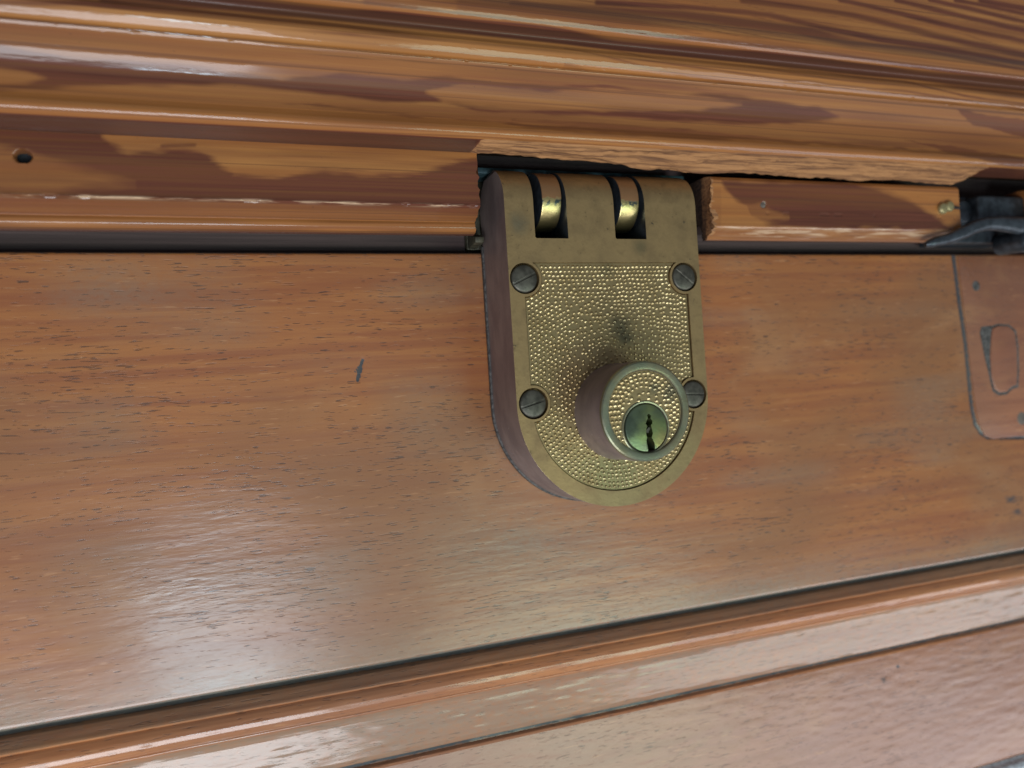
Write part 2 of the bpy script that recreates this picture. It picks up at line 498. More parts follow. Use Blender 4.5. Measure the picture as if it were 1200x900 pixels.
CASING = [(-6, 77.0), (8, 77.0), (16.8, 76.0), (17.2, 70.6), (18, 70.3), (25.2, 71.2), (26.4, 71.3), (27.6, 71.9), (28.4, 72.8), (28.6, 73.6), (28.3, 74.6), (27.7, 75.6),
          (27.1, 76.8), (26.8, 78.4), (26.7, 80.4), (26.9, 82.4), (27.35, 84.2), (28.0, 85.6), (28.85, 86.9), (30.0, 88.1), (31.3, 89.3), (32.9, 90.8),
          (33.2, 91.3), (32.7, 91.6), (32.8, 91.85), (33.9, 92.0), (34.5, 92.6), (35.3, 94.0), (35.7, 95.2), (35.3, 96.4), (34.3, 97.8), (34.0, 98.8), (33.9, 99.8), (34.3, 100.4),
          (35.8, 100.7), (37.6, 101.1), (38.3, 101.7), (39.0, 103.0), (39.4, 104.4), (39.0, 105.8), (38.0, 108), (37.5, 111.5), (37.5, 116), (37.9, 121), (38.6, 126), (39.4, 130.6),
          (39.8, 131.2), (38.2, 131.8), (38.0, 132.6), (39.8, 133.2), (40.4, 134.6), (40.6, 140), (40.6, 165)]
# the grain figures of the cove and of the ridges, traced in the photograph
TOP1 = [(-60, 46), (0, 50), (40, 58), (90, 67), (133, 68), (200, 72), (270, 82), (330, 90), (400, 83), (470, 90), (500, 88), (540, 87), (600, 95), (700, 97), (800, 108), (850, 109), (900, 116), (960, 125), (992, 138)]
BOT1 = [(-60, 100), (0, 105), (100, 104), (170, 102), (260, 100), (330, 107), (400, 115), (450, 121), (520, 121), (560, 132), (640, 136), (700, 137), (800, 144), (900, 148), (960, 145), (992, 138)]
IN_T = [(498, 108), (520, 102), (560, 101), (640, 108), (700, 104), (800, 112), (870, 122)]
IN_B = [(498, 108), (520, 118), (560, 124), (600, 128), (680, 129), (760, 128), (800, 130), (870, 122)]


def casing_pat(X, Z, T, px, py):
    wob = (vnoise(X, Z, 9, 2, 1) - .5) * 3
    y = py + wob + (vnoise(X, Z, 5, .6, 9) - .5) * 2.5
    p = band(px, y, TOP1, BOT1, 9.0)
    p *= 1 - 0.85 * band(px, y, IN_T, IN_B, 6.0)
    p *= 1 - 0.6 * band(px, y, [(-60, 78), (0, 80), (30, 84), (55, 92)], [(-60, 98), (0, 98), (30, 97), (55, 92)], 6)
    p = np.maximum(p, .8 * band(px, y, [(300, 121), (370, 121), (440, 128), (560, 140), (640, 146), (800, 153), (900, 163)], [(300, 121), (370, 127), (440, 134), (560, 143), (640, 152), (800, 163), (900, 165)], 4))
    p = np.maximum(p, .7 * band(px, y, [(600, 138), (700, 143), (900, 160), (1200, 186), (1300, 195)], [(600, 142), (700, 151), (900, 166), (1200, 189), (1300, 198)], 3))
    p = np.maximum(p, .9 * band(px, y, [(1120, 128), (1160, 134), (1200, 139), (1320, 150)], [(1120, 129), (1140, 146), (1200, 162), (1320, 178)], 3))
    p = np.maximum(p, .8 * band(px, y, [(1050, 162), (1120, 172), (1200, 186)], [(1050, 163), (1120, 182), (1200, 198)], 3))
    # ridge and fillet lines
    L = [([(-60, 24), (0, 30), (150, 38), (330, 60), (600, 82), (900, 116)], 2.2, .75),
         ([(120, 0), (250, 8), (400, 22), (600, 40), (700, 50), (800, 62)], 9, .8),
         ([(-60, 2), (100, 4), (230, 14), (400, 30), (500, 44), (560, 48)], 7, .7),
         ([(300, 30), (450, 44), (520, 50)], 4, .6),
         ([(1000, 76), (1060, 84), (1130, 100), (1200, 112), (1300, 125)], 10, .8),
         ([(800, 66), (900, 76), (1000, 90), (1060, 96), (1130, 112), (1200, 122)], 2.6, .8),
         ([(660, 56), (800, 77), (920, 93), (1060, 107), (1200, 128)], 2.4, .7),
         ([(760, 94), (900, 108), (1080, 126), (1200, 137)], 2.5, .6)]
    # upper board: steep growth rings running down to the right
    U = [([(870, 0), (935, 8), (1000, 18), (1100, 42), (1200, 64), (1300, 88)], 4.4, .95),
         ([(700, 3), (800, 8), (900, 17), (960, 31), (1030, 46), (1100, 56), (1200, 74)], 3.6, .85),
         ([(600, 5), (700, 12), (800, 18), (880, 28), (950, 37), (1000, 51), (1080, 62)], 6.0, .7),
         ([(740, 24), (820, 26), (900, 31), (990, 50), (1080, 58), (1200, 82)], 2.8, .7),
         ([(985, 0), (1060, 17), (1130, 34), (1200, 48), (1300, 70)], 3.2, .9),
         ([(1050, 0), (1120, 17), (1200, 35), (1300, 55)], 3.2, .85),
         ([(1090, 0), (1150, 13), (1200, 25), (1300, 47)], 3.0, .9),
         ([(1120, 0), (1160, 7), (1200, 16)], 2.6, .9), ([(1150, 0), (1200, 10), (1300, 32)], 4, .9),
         ([(540, 5), (620, 12), (720, 22), (780, 28), (860, 34)], 9, .65),
         ([(430, 0), (520, 5), (600, 8), (680, 18)], 5, .55),
         ([(600, 18), (700, 30), (780, 42), (870, 50), (960, 60), (1100, 82), (1200, 95)], 2.4, .75),
         ([(560, -6), (700, -4), (800, 0), (860, 4)], 4, .6),
         ([(780, 36), (860, 44), (960, 60), (1080, 74), (1200, 90)], 5, .5)]
    q = np.maximum(strokes(px, py + wob * .5, [(a, w * 1.3, k) for a, w, k in L]), strokes(px, py + wob * .4, [(a, w * 2.5, min(1.0, k * 1.2)) for a, w, k in U]))
    q = np.where((Z > 75.6) & (Z < 91.0), 0, q)
    p = np.where((Z > 91.3), 0, p)
    base = 0.12 + 0.5 * np.clip(vnoise(X, Z, 45, 3.2, 5) - .45, 0, 1)
    far = (px < -20) | (px > 1260) | (py < -20)
    ring = 0.5 + 0.5 * np.sin((Z + (vnoise(X, Z, 60, 18, 8) - .5) * 26) * 1.55)
    extra = np.where(far, np.clip(ring * 1.6 - .7, 0, 1) * .8, 0)
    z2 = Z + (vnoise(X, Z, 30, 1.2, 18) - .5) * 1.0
    hollow = np.clip((z2 - 98.0) / .9, 0, 1) * np.clip((101.3 - z2) / .4, 0, 1)  # darker band below ridge one, laid over the grain
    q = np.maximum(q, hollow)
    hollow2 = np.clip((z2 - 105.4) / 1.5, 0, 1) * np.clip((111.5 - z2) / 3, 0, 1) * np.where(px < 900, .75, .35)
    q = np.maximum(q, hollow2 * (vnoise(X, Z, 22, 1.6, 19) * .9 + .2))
    ph = (Z + .085 * np.maximum(X, -20) + (vnoise(X, Z, 42, 9, 14) - .5) * 5 + (vnoise(X, Z, 9, 1.5, 15) - .5) * .5) / 2.3
    saw = ph - np.floor(ph)
    q = np.maximum(q, np.clip((saw - .45) * 2.2, 0, 1) * np.clip((1 - saw) * 7, 0, 1) * .85 * (Z > 103.5) * (.35 + .65 * vnoise(X, Z, 35, 6, 16)))
    ph2 = (Z + .05 * X + (vnoise(X, Z, 55, 6, 24) - .5) * 5) / 3.1
    s2 = ph2 - np.floor(ph2)
    q = np.maximum(q, np.clip((s2 - .6) * 4, 0, 1) * np.clip((1 - s2) * 9, 0, 1) * .8 * (Z > 91.8) * (Z < 98.5) * (X > 10) * vnoise(X, Z, 30, 6, 27))
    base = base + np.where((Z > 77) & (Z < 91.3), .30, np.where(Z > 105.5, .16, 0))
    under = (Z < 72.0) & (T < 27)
    r = np.maximum(np.maximum(p, q), np.maximum(base, extra))
    # reddish lip under ridge three
    lip = strokes(px, py, [([(-60, 134), (0, 138), (200, 146), (560, 160), (900, 184), (1200, 208)], 2.2, .6)])
    r = np.maximum(r, np.where(Z < 75, lip, 0))
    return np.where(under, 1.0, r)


def casing_dark(X, Z, T, px, py):  # gap shade put into the colour; underside and hollow darkened too
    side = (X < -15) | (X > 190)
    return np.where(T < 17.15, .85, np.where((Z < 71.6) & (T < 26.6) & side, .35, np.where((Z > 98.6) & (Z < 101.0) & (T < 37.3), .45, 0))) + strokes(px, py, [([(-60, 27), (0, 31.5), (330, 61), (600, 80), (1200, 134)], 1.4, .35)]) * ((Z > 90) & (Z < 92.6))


def casing_dull(X, Z, T, px, py):
    cove = (Z > 76) & (Z < 91.2)
    k = np.clip((X + 78 + (vnoise(X, Z, 12, 3, 17) - .5) * 30) / 25, 0, 1)
    return np.where(cove, k, 0.0)


def casing_raw(X, Z, T, px, py):
    e = np.clip((X + 15.5 + (vnoise(X, Z, 2, 1, 11) - .5) * 4) / 2, 0, 1) * np.clip((190 + (vnoise(X, Z, 3, 1, 12) - .5) * 6 - X) / 2, 0, 1)
    m = np.clip((27.3 - T) / .8, 0, 1) * (Z < 72.2 + .9 * vnoise(X, Z, 7, 3, 13))
    return e * m


def casing_def(X, T, Z, front):
    e = np.clip((X + 15) / 1.5, 0, 1) * np.clip((189 - X) / 3, 0, 1)
    m = e * (Z < 73) * front
    n1 = vnoise(X, T, 11, 2.2, 21) - .5; n2 = vnoise(X, T, 2.6, .9, 22) - .5; n3 = vnoise(X, T, 26, 7, 23) - .5
    drop = m * np.clip((25.4 - T) / 7.6, 0, 1) * (Z < 71.4) * 2.9 * np.clip((X - 8) / 52, 0, 1)
    Z = Z - drop * np.clip((190 - X) / 10, 0, 1)
    dz = m * np.clip((27.2 - T) / 1.6, 0, 1) * (n1 * 1.1 + n2 * .55 + n3 * .9 - .25)
    lift = np.clip((27.6 - T) / 6, 0, 1) * e * (Z < 73) * .5
    w = (vnoise(X, Z, 60, 60, 25) - .5) * .35
    nick = front * (vnoise(X, Z, 3.3, 1.1, 26) > .90) * (np.abs(Z - 91.4) < .8) * -.12
    return X, T + w * front + nick, Z - dz * -1 + lift * 0


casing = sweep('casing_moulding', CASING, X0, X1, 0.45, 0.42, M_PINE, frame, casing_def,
               {'pat': casing_pat, 'raw': casing_raw, 'dirt_shade': casing_dark, 'dull': casing_dull}, [(-25, 165), (-25, 77.0)], smooth=60)

# stop strips either side of the lock, and one hidden beyond the latch
SL = [(-4.9, 52.0), (9.0, 52.0), (9.3, 46.9), (9.9, 46.7), (11.2, 46.9), (12.6, 47.5), (13.3, 48.4), (13.4, 49.3), (13.0, 50.2), (14.6, 51.4), (16.4, 52.7), (17.8, 53.7), (18.2, 54.1), (18.0, 54.8), (17.9, 60), (18.0, 66), (17.8, 72.5)]


def strip_pat_l(X, Z, T, px, py):
    wob = (vnoise(X, Z, 7, 1.6, 31) - .5) * 5
    wob = wob + (vnoise(X, Z, 3.5, .45, 37) - .5) * 5
    light = band(px, py + wob, [(118, 154), (300, 158), (560, 160)], [(118, 157), (128, 168), (150, 178), (190, 178), (235, 177), (255, 190), (275, 205), (330, 210), (380, 200), (450, 206), (500, 200), (540, 188), (560, 186)], 8)
    light *= 1 - .7 * strokes(px, py, [([(190, 171), (228, 170)], 5, 1), ([(262, 182), (330, 183), (470, 186)], 2.5, .5)])
    light = np.maximum(light, .55 * band(px, py + wob, [(-60, 168), (0, 170), (100, 200), (160, 215)], [(-60, 230), (0, 228), (100, 222), (160, 216)], 14))
    light *= .62 + .38 * vnoise(X, Z, 16, 1.1, 38)
    p = 0.92 - .86 * light
    low = Z < 53.4
    p = np.where(low, .80 + .25 * (vnoise(X, Z, 40, .35, 32) - .5), p)
    bead = (Z > 46.9) & (Z < 50.3)
    p = np.where(bead, .25 + .5 * (vnoise(X, Z, 18, .6, 33) - .3), p)
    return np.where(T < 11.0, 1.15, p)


def strip_wear_l(X, Z, T, px, py):
    e = np.exp(-((Z - 54.0) / .34) ** 2) * (T > 17)
    bits = strokes(px, py, [([(20, 229), (50, 229)], 5, 1)])
    return np.clip(e * (0.45 + .8 * vnoise(X, Z, 6, 3, 35)) + bits, 0, 1)


def strip_shade_l(X, Z, T, px, py):  # shade of the gap and nail hole painted into the colour
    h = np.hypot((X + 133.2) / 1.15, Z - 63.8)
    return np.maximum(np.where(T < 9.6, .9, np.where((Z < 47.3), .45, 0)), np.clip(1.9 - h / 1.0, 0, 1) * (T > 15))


HOLES = [(-133.2, 63.8, 1.75, 3.0), (90.7, 56.9, 1.3, .5)]


def end_jag(xe, sgn, amp, seed):
    def f(X, T, Z, front):
        near = np.clip(1 - np.abs(X - xe) / 3.0, 0, 1)
        j = (vnoise(Z * 1.0, T, 1.4, 2.2, seed) - .5) * amp + (vnoise(Z, T, .5, .8, seed + 1) - .5) * amp * .4
        w = (vnoise(X, Z, 50, 50, seed + 2) - .5) * .25
        nick = np.where((np.abs(Z - 54) < .5) & (vnoise(X, Z, 4, 9, seed + 3) > .84), -.25, 0)
        for hx, hz, hr, hd in HOLES: w = w - hd * np.clip((hr - np.hypot((X - hx) / 1.15, Z - hz)) / .5, 0, 1) * (T > 15)
        return X + near * j, T + w * front + nick * front, Z  # uneven end grain
    return f


sl = sweep('stop_strip', SL, X0, -13.4, 0.45, 0.35, M_PINE, frame, end_jag(-13.4, 1, 0.9, 41), {'pat': strip_pat_l, 'wear': strip_wear_l, 'dirt_shade': strip_shade_l}, [(-4.9, 72.5)], smooth=60)
tag(sl, 'long strip with beaded lower edge left of the lock')

SR = [(-4.9, 51.0), (11.0, 51.0), (11.4, 45.4), (13, 45.3), (14.2, 45.6), (15.2, 46.6), (16.6, 47.9), (17.7, 48.6), (18.1, 49.2), (18.0, 50), (17.9, 57), (18.0, 65.0), (17.2, 66.2), (14, 66.7), (-4.9, 66.8)]


def strip_pat_r(X, Z, T, px, py):
    wob = (vnoise(X, Z, 5, 1.4, 51) - .5) * 4
    d = band(px, py + wob, [(845, 212), (870, 213), (900, 212), (1000, 214), (1030, 222), (1070, 236), (1095, 254), (1120, 268)], [(845, 215), (860, 232), (875, 243), (880, 256), (905, 264), (950, 268), (1050, 269), (1120, 269)], 8)
    light2 = band(px, py + wob, [(850, 238), (890, 240), (925, 252)], [(850, 245), (890, 262), (925, 256)], 6)
    p = .95 * d - .5 * light2
    p = np.where(px < 845, .25, p)
    p = np.where(Z < 48.8, .35 + .4 * (vnoise(X, Z, 12, .5, 52) - .3), p)
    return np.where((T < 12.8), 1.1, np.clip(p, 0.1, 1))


def strip_wear_r(X, Z, T, px, py):
    a = (Z > 46.2) & (Z < 49.2) & (T > 13.8)
    e = np.where(a, .12 + .60 * np.clip((vnoise(X, Z, 9, .8, 55) - .45) * 5, 0, 1), 0) + np.exp(-((Z - 49.1) / .3) ** 2) * .5 * vnoise(X, Z, 5, 3, 56)
    return np.clip(e, 0, .95)


def strip_raw_r(X, Z, T, px, py):
    lim = 70.6 + 2.0 * (vnoise(Z, T, 1.5, 5, 57) - .5) + 1.6 * (vnoise(Z, T, .6, 3, 58) - .5)
    return ((X < lim) & (T > 15)) * .9 + (X < 69.6) * .9


def strip_shade_r(X, Z, T, px, py): return np.where(T < 12.5, .9, 0)  # shade of the gap painted into the colour


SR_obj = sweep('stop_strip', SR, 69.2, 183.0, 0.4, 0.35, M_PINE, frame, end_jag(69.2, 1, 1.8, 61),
               {'pat': strip_pat_r, 'wear': strip_wear_r, 'raw': strip_raw_r, 'dirt_shade': strip_shade_r}, [], smooth=60)
tag(SR_obj, 'short strip between the lock and the black latch, rough sawn at its left end')
sweep('stop_strip', SR, 222.0, X1, 1.0, 1.0, M_PINE, frame, None, {'pat': strip_pat_r}, [], smooth=60)

# wood behind the notches, the shade of the gaps put into its colour
link('recess_back', box(X0, X1, 43.6, 76.9, -24, -5.0), M_SHADEWOOD, frame)
# nail holes
hl = link('nail_hole', lathe([(0, 15.4), (1.3, 15.5), (1.6, 16.2), (1.4, 14.0), (0, 14.0)], -133.2, 63.8, 20), M_HOLE, frame); tag(hl, 'open dark nail hole near the left end')
hr = link('nail_hole', lathe([(0, 17.95), (0.7, 17.9), (1.1, 17.6), (1.1, 17), (0, 17)], 90.7, 56.9, 18), M_FILL, frame); tag(hr, 'filled grey nail hole right of the lock')
# loose splinters hanging at the torn edge over the lock
k = 0
for x, ln, t in [(-11, 9, 22), (2, 14, 20), (11, 7, 24), (24, 18, 22), (40, 10, 21), (52, 16, 23), (66, 9, 24), (88, 20, 24), (118, 15, 25), (150, 22, 25), (176, 10, 25)]:
    z = 70.55 + (t - 18) * .13
    v = []
    for i in range(6):
        u = i / 5; w = .45 * (1 - abs(u - .45) * 1.6) + .08
        v += [(x + ln * u, z - .2 - w * .7 + .3 * math.sin(u * 5 + x), t - w), (x + ln * u, z + .5, t), (x + ln * u, z - .15, t + w)]
    f = [(3 * i + a, 3 * i + (a + 1) % 3, 3 * i + 3 + (a + 1) % 3, 3 * i + 3 + a) for i in range(5) for a in range(3)] + [(0, 2, 1), (15, 16, 17)]
    me = mesh_from(v, f)
    o = link('splinter', me, M_PINE, frame)
    at = o.data.attributes.new('raw', 'FLOAT', 'POINT'); at.data.foreach_set('value', [1.0] * len(o.data.vertices))

# ------------------------------------------------------------------ door
door = thing('door', 'reddish brown varnished hardwood door below the frame, carrying the brass lock', 'door', (0, -84, 0))
RAIL = [(-14, 43.3), (-0.6, 43.3), (0.0, 42.7), (0, 30), (0, 0), (0, -60), (0, -82.6), (-0.4, -83.4), (-2.2, -83.9)]


def rail_dirt(X, Z, T, px, py):
    s = strokes(px, py, [
        ([(1117, 300), (1121, 330), (1125, 360), (1131, 400), (1136, 450), (1139, 478), (1143, 497), (1150, 508), (1158, 513), (1200, 513), (1260, 510)], 7.0, .72),
        ([(419, 446), (421, 434), (425, 422)], 4.5, 1.0), ([(416, 436), (420, 430)], 3, .8), ([(421, 443), (424, 432)], 3, .9),
        ([(600, 752), (560, 757), (500, 766)], 3, .3)])
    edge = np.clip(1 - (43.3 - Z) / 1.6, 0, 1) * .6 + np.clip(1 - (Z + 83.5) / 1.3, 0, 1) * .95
    halo = 0
    sp = [(30, 735, 3), (1185, 585, 7), (1192, 600, 6), (640, 677, 2.5), (336, 622, 2), (213, 795, 3), (75, 668, 3), (240, 490, 1.5), (790, 640, 1.6)]
    for x, y, r in sp: s = np.maximum(s, .62 * np.exp(-(((px - x) / r / 1.6) ** 2 + ((py - y) / r) ** 2)))
    # darker towards the case of the lock
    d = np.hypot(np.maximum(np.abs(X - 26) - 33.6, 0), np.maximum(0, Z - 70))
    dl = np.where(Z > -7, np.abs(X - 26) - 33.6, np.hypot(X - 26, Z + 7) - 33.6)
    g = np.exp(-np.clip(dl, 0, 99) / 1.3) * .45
    return np.clip(np.maximum(np.maximum(s, edge), g), 0, 1)


def rail_worn_sheen(X, Z, T, px, py):
    w = np.exp(-(((px - 560) / 22) ** 2 + ((py - 315) / 25) ** 2)) * .25 + np.exp(-(((px - 130) / 70) ** 2 + ((py - 325) / 26) ** 2)) * .3
    w += np.clip(1 - (Z + 83.5) / 14, 0, 1) * .45
    w += np.clip(.55 * (vnoise(X, Z, 30, 10, 71) - .55), 0, 1)
    w += np.exp(-(((px - 620) / 130) ** 2 + ((py - 640) / 55) ** 2)) * .40  # grey-green reflection below the lock, painted into the finish
    return np.clip(w, 0, .8)


def rail_def(X, T, Z, front):
    px, py = photo_xy(X, Z, T)
    s = strokes(px, py, [([(1117, 300), (1121, 330), (1125, 360), (1131, 400), (1136, 450), (1139, 478), (1143, 497), (1150, 508), (1158, 513), (1200, 513), (1260, 510)], 2.6, 1)])
    sc = strokes(px, py, [([(419, 446), (425, 422)], 3, 1)])
    w = (vnoise(X, Z, 45, 22, 75) - .5) * .35
    return X, T + front * (w - .55 * s - .25 * sc) * (T > -1.5), Z


sweep('lock_rail', RAIL, X0, X1, 0.5, 0.6, M_MAH, door, rail_def, {'dirt_shade': rail_dirt, 'worn_sheen': rail_worn_sheen}, [(-14, -83.9)], smooth=60)

LOWER = [(-2.6, -84.0), (-2.2, -85.0), (-.4, -85.5), (.5, -86.3), (1.5, -87.4), (2.25, -88.1), (2.5, -88.5), (2.2, -88.85), (1.9, -89.2), (2.6, -89.9), (3.3, -91.0), (3.7, -92.2),
         (3.55, -93.6), (3.0, -94.6), (2.0, -95.6), (1.35, -96.1), (1.5, -96.5), (1.25, -97.0), (.5, -98.3), (.1, -99.6), (-.2, -102), (-.9, -106.5), (-1.7, -111), (-2.3, -112.6), (-3.3, -113.1), (-3.2, -114.0), (-2.1, -114.6), (-1.9, -115.4)]


def low_dirt(X, Z, T, px, py):
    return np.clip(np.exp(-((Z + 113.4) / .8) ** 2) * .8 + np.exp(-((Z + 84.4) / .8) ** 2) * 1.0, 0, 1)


def low_worn(X, Z, T, px, py):
    flat = (Z < -97) & (Z > -113)
    return np.where(flat, .50, np.where(Z > -89, .3, .0)) + .15 * (vnoise(X, Z, 25, 3, 81) - .5)


def low_def(X, T, Z, front):
    w = (vnoise(X, Z, 60, 40, 85) - .5) * .4 + (vnoise(X, Z, 6, 1.2, 86) - .5) * .12
    return X, T + front * w, Z


M_BEAD = mahogany_material('varnished_bead', ((0.36, 0.125, 0.045), (0.50, 0.21, 0.080), (0.30, 0.125, 0.06)), 0.6, 0.13, 0.10)
sweep('bead_moulding', LOWER, X0, X1, 0.5, 0.35, M_BEAD, door, low_def, {'dirt_shade': low_dirt, 'worn_sheen': low_worn}, [(-14, -115.4), (-14, -84)], smooth=50)
PANEL = [(-2.0, -115.4), (-1.9, -120), (-1.9, -140), (-1.9, -169.0), (-2.6, -169.6)]


def pan_dirt(X, Z, T, px, py):
    s = np.zeros_like(X)
    for x, y, r, k in [(1052, 781, 2.5, 1), (1056, 790, 2, .6), (1036, 797, 6, .6), (1042, 812, 4, .35), (1018, 801, 5, .5)]: s = np.maximum(s, k * np.exp(-(((px - x) / r) ** 2 + ((py - y) / r) ** 2)))
    return s


M_PANEL = mahogany_material('varnished_lower_panel', ((0.29, 0.115, 0.058), (0.36, 0.155, 0.080), (0.29, 0.135, 0.085)), 0.7, 0.25)
sweep('door_panel', PANEL, X0, X1, 0.8, 0.8, M_PANEL, door, low_def, {'dirt_shade': pan_dirt}, [(-14, -169.6)], smooth=60)
EDGE = [(-2.6, -169.6), (-1.6, -170.4), (0.2, -171.0), (1.4, -172.2), (1.9, -174), (1.9, -186)]
o = sweep('lower_edge_bead', EDGE, X0, X1, 2, 0.6, M_WHITE, door, None, None, [(-14, -186), (-14, -169.6)], smooth=60)
tag(o, 'pale glossy edge at the bottom right corner')

# the inlaid repair right of the lock: patch > plug, screw holes
patch_out = [(201.2, 42.4), (202.0, 30), (203.3, 6.8), (205.2, -20), (206.6, -28), (209.5, -33), (214, -34.8), (262, -34.8), (262, 42.4)]
patch = link('wood_patch', boolean(prism(patch_out[::-1], -2, 0.32), [], .25, 2), M_MAH2, door)
tag(patch, 'flush inlaid repair with a rounded corner and an oval plug at the right')
pl = [(216.6, 8.0), (217.6, 11.8), (221, 12.8), (227, 12.4), (230.6, 9.8), (231.2, 3), (230.6, -6), (229.6, -13.0), (226.5, -13.4), (223.5, -15.4), (219.5, -15.6), (216.4, -13.8), (215.2, -8.5), (215.2, 0)]
rim = [(x + (x - 222) * .15, z + (z + 2) * .07 - .3) for x, z in pl]
link('plug_surround', prism(rim[::-1], -1, 0.36), M_GASKET, patch)
link('oval_plug', boolean(prism(pl[::-1], -1, 0.85), [], .45, 3), M_PLUGW, patch)
link('keyhole_corner', prism([(210.4, 10.2), (211.6, 12.6), (217.8, 12.9), (216.8, 8), (215.6, 0), (215.4, -8), (214.2, -8.5), (212.4, -1)][::-1], -1, 0.42), M_GASKET, patch)
link('screw_hole', lathe([(0, .44), (1.3, .42), (2.0, .40), (2.2, .30), (2.2, 0), (0, 0)], 210.3, 29.9, 20), M_GASKET, patch)
link('screw_hole', lathe([(0, .42), (2.2, .42), (2.6, .40), (2.8, .30), (2.8, 0), (0, 0)], 231.5, -27.4, 20), M_FILL, patch)

# ------------------------------------------------------------------ the strike (fixed to the frame, interlocks with the case)
strike = thing('lock_strike', 'brass strike behind the top of the lock, its two round knuckles showing in the slots', 'strike plate', (26, 55, -4))
link('strike_plate', boolean(box(-11.8, 66.0, 44.6, 67.6, -4.8, -2.0), [], .4, 2), M_STRIKE, strike)
link('strike_lip', boolean(box(-11.6, 65.8, 67.0, 68.9, -2.0, 8.0), [], .3, 2), M_LIP, strike)
link('bent_end', boolean(side_prism([(-2, 44.8), (6, 45.4), (6.4, 47.2), (-2, 50)], -11.6, -8.6), [], .3, 2), M_STRIKE, strike)
for xa, xb in ((5.6, 12.2), (32.8, 39.4)):
    RK = 9.1
    prof = [(12.6 + RK * math.cos(a), 56.8 + RK * math.sin(a)) for a in np.linspace(math.radians(-165), math.radians(120), 46)] + [(-2.2, 64.5), (-2.2, 53)]
    kn = link('knuckle', boolean(side_prism(prof, xa, xb), [], .35, 3), [M_KNUCKLE, M_IRON_SLOTS], strike, smooth=40)
    for p in kn.data.polygons:
        if abs(p.normal[0]) > .9: p.material_index = 1  # knuckle sides coloured dark

# ------------------------------------------------------------------ the lock
lock = thing('rim_lock', 'old brass rim deadlock with stippled face, four dark screws and a protruding key cylinder', 'door lock', (26, -7, 0))
CX, HW, ZTOP, ZC = 26.0, 33.4, 66.5, -6.9
outline = [(CX - HW, ZC)] + [(CX + HW * math.cos(a), ZC + HW * math.sin(a)) for a in np.linspace(math.pi, 2 * math.pi, 72)][1:] \
    + [(CX + HW, ZTOP - 2.6), (CX + HW - .5, ZTOP - 1.1), (CX + HW - 1.6, ZTOP - .2), (CX + HW - 3.2, ZTOP + .05), (CX - HW + 1.6, ZTOP + .05), (CX - HW + .4, ZTOP - .4), (CX - HW, ZTOP - 1.4)]
RB = 11.5
prof = [(0.4, -60), (23, -60)] + [(11.5 + RB * math.cos(a), ZTOP - RB + RB * math.sin(a)) for a in np.linspace(0, math.pi * .96, 40)] + [(0.4, 50)]
case = side_prism(prof, CX - 50, CX + 50)
SCR = [(-2.3, 31.2), (53.6, 31.2), (-2.0, -6.6), (54.2, -7.0)]


def recess_outline(x0, x1, zt, zc, d=0.0):
    cxm = (x0 + x1) / 2; r = (x1 - x0) / 2 - d
    return [(cxm + r * math.cos(a), zc + r * math.sin(a)) for a in np.linspace(math.pi, 2 * math.pi, 64)] + [(x1 - d, zt - d), (x0 + d, zt - d)]  # U shape


rec = prism(recess_outline(-2.6, 54.6, 36.0, ZC), 21.6, 30)
rec = boolean(rec, [('DIFFERENCE', prism(disc(x, z, 5.5), 20, 32)) for x, z in SCR])
cuts = [('INTERSECT', prism(outline, -5, 40)),
        ('DIFFERENCE', prism([(2.4, 43.4), (13.0, 43.4), (13.0, 80), (2.0, 80), (2.0, 43.8)], 1.5, 40)),
        ('DIFFERENCE', prism([(29.7, 43.4), (40.4, 43.4), (40.4, 80), (29.3, 80), (29.3, 43.8)], 1.5, 40)),
        ('DIFFERENCE', rec)]
for x, z in SCR: cuts.append(('DIFFERENCE', prism(disc(x, z, 4.75), 20.5, 32)))
cm = boolean(case, cuts, 0.17, 2)
lc = link('lock_case', cm, [M_BRASS, M_PATINA, M_IRON_SLOTS, M_EDGE], lock, smooth=21)
me = lc.data
for p in me.polygons:
    c = p.center; nx_, ny_, nz_ = p.normal
    X_ = c[0] / MM + 26; Z_ = c[2] / MM - 7; T_ = -c[1] / MM
    outer = (abs(X_ - CX) > HW - .25) or (Z_ < ZC and math.hypot(X_ - CX, Z_ - ZC) > HW - .25)
    if outer and T_ > 22.7 and -.98 < ny_ < -.15: p.material_index = 3
    elif outer and ny_ > -0.35: p.material_index = 1
    elif 43 < Z_ and ((1.7 < X_ < 13.4 and abs(nx_) > .8) or (29 < X_ < 41 and abs(nx_) > .8) or (T_ < 3 and ny_ < -.5)): p.material_index = 2  # slot walls of the brass case coloured dark
    elif 43 < Z_ < 44 and T_ < 22.6 and nz_ > .8: p.material_index = 2
bp = [(CX + (x - CX) * 1.018, ZC + (z - ZC) * 1.018) for x, z in outline[:72]] + [(CX + HW + .6, 45), (CX - HW - .6, 45)]
link('back_plate', boolean(prism(bp, 0.0, 1.5), [], .3, 2), M_GASKET, lock)

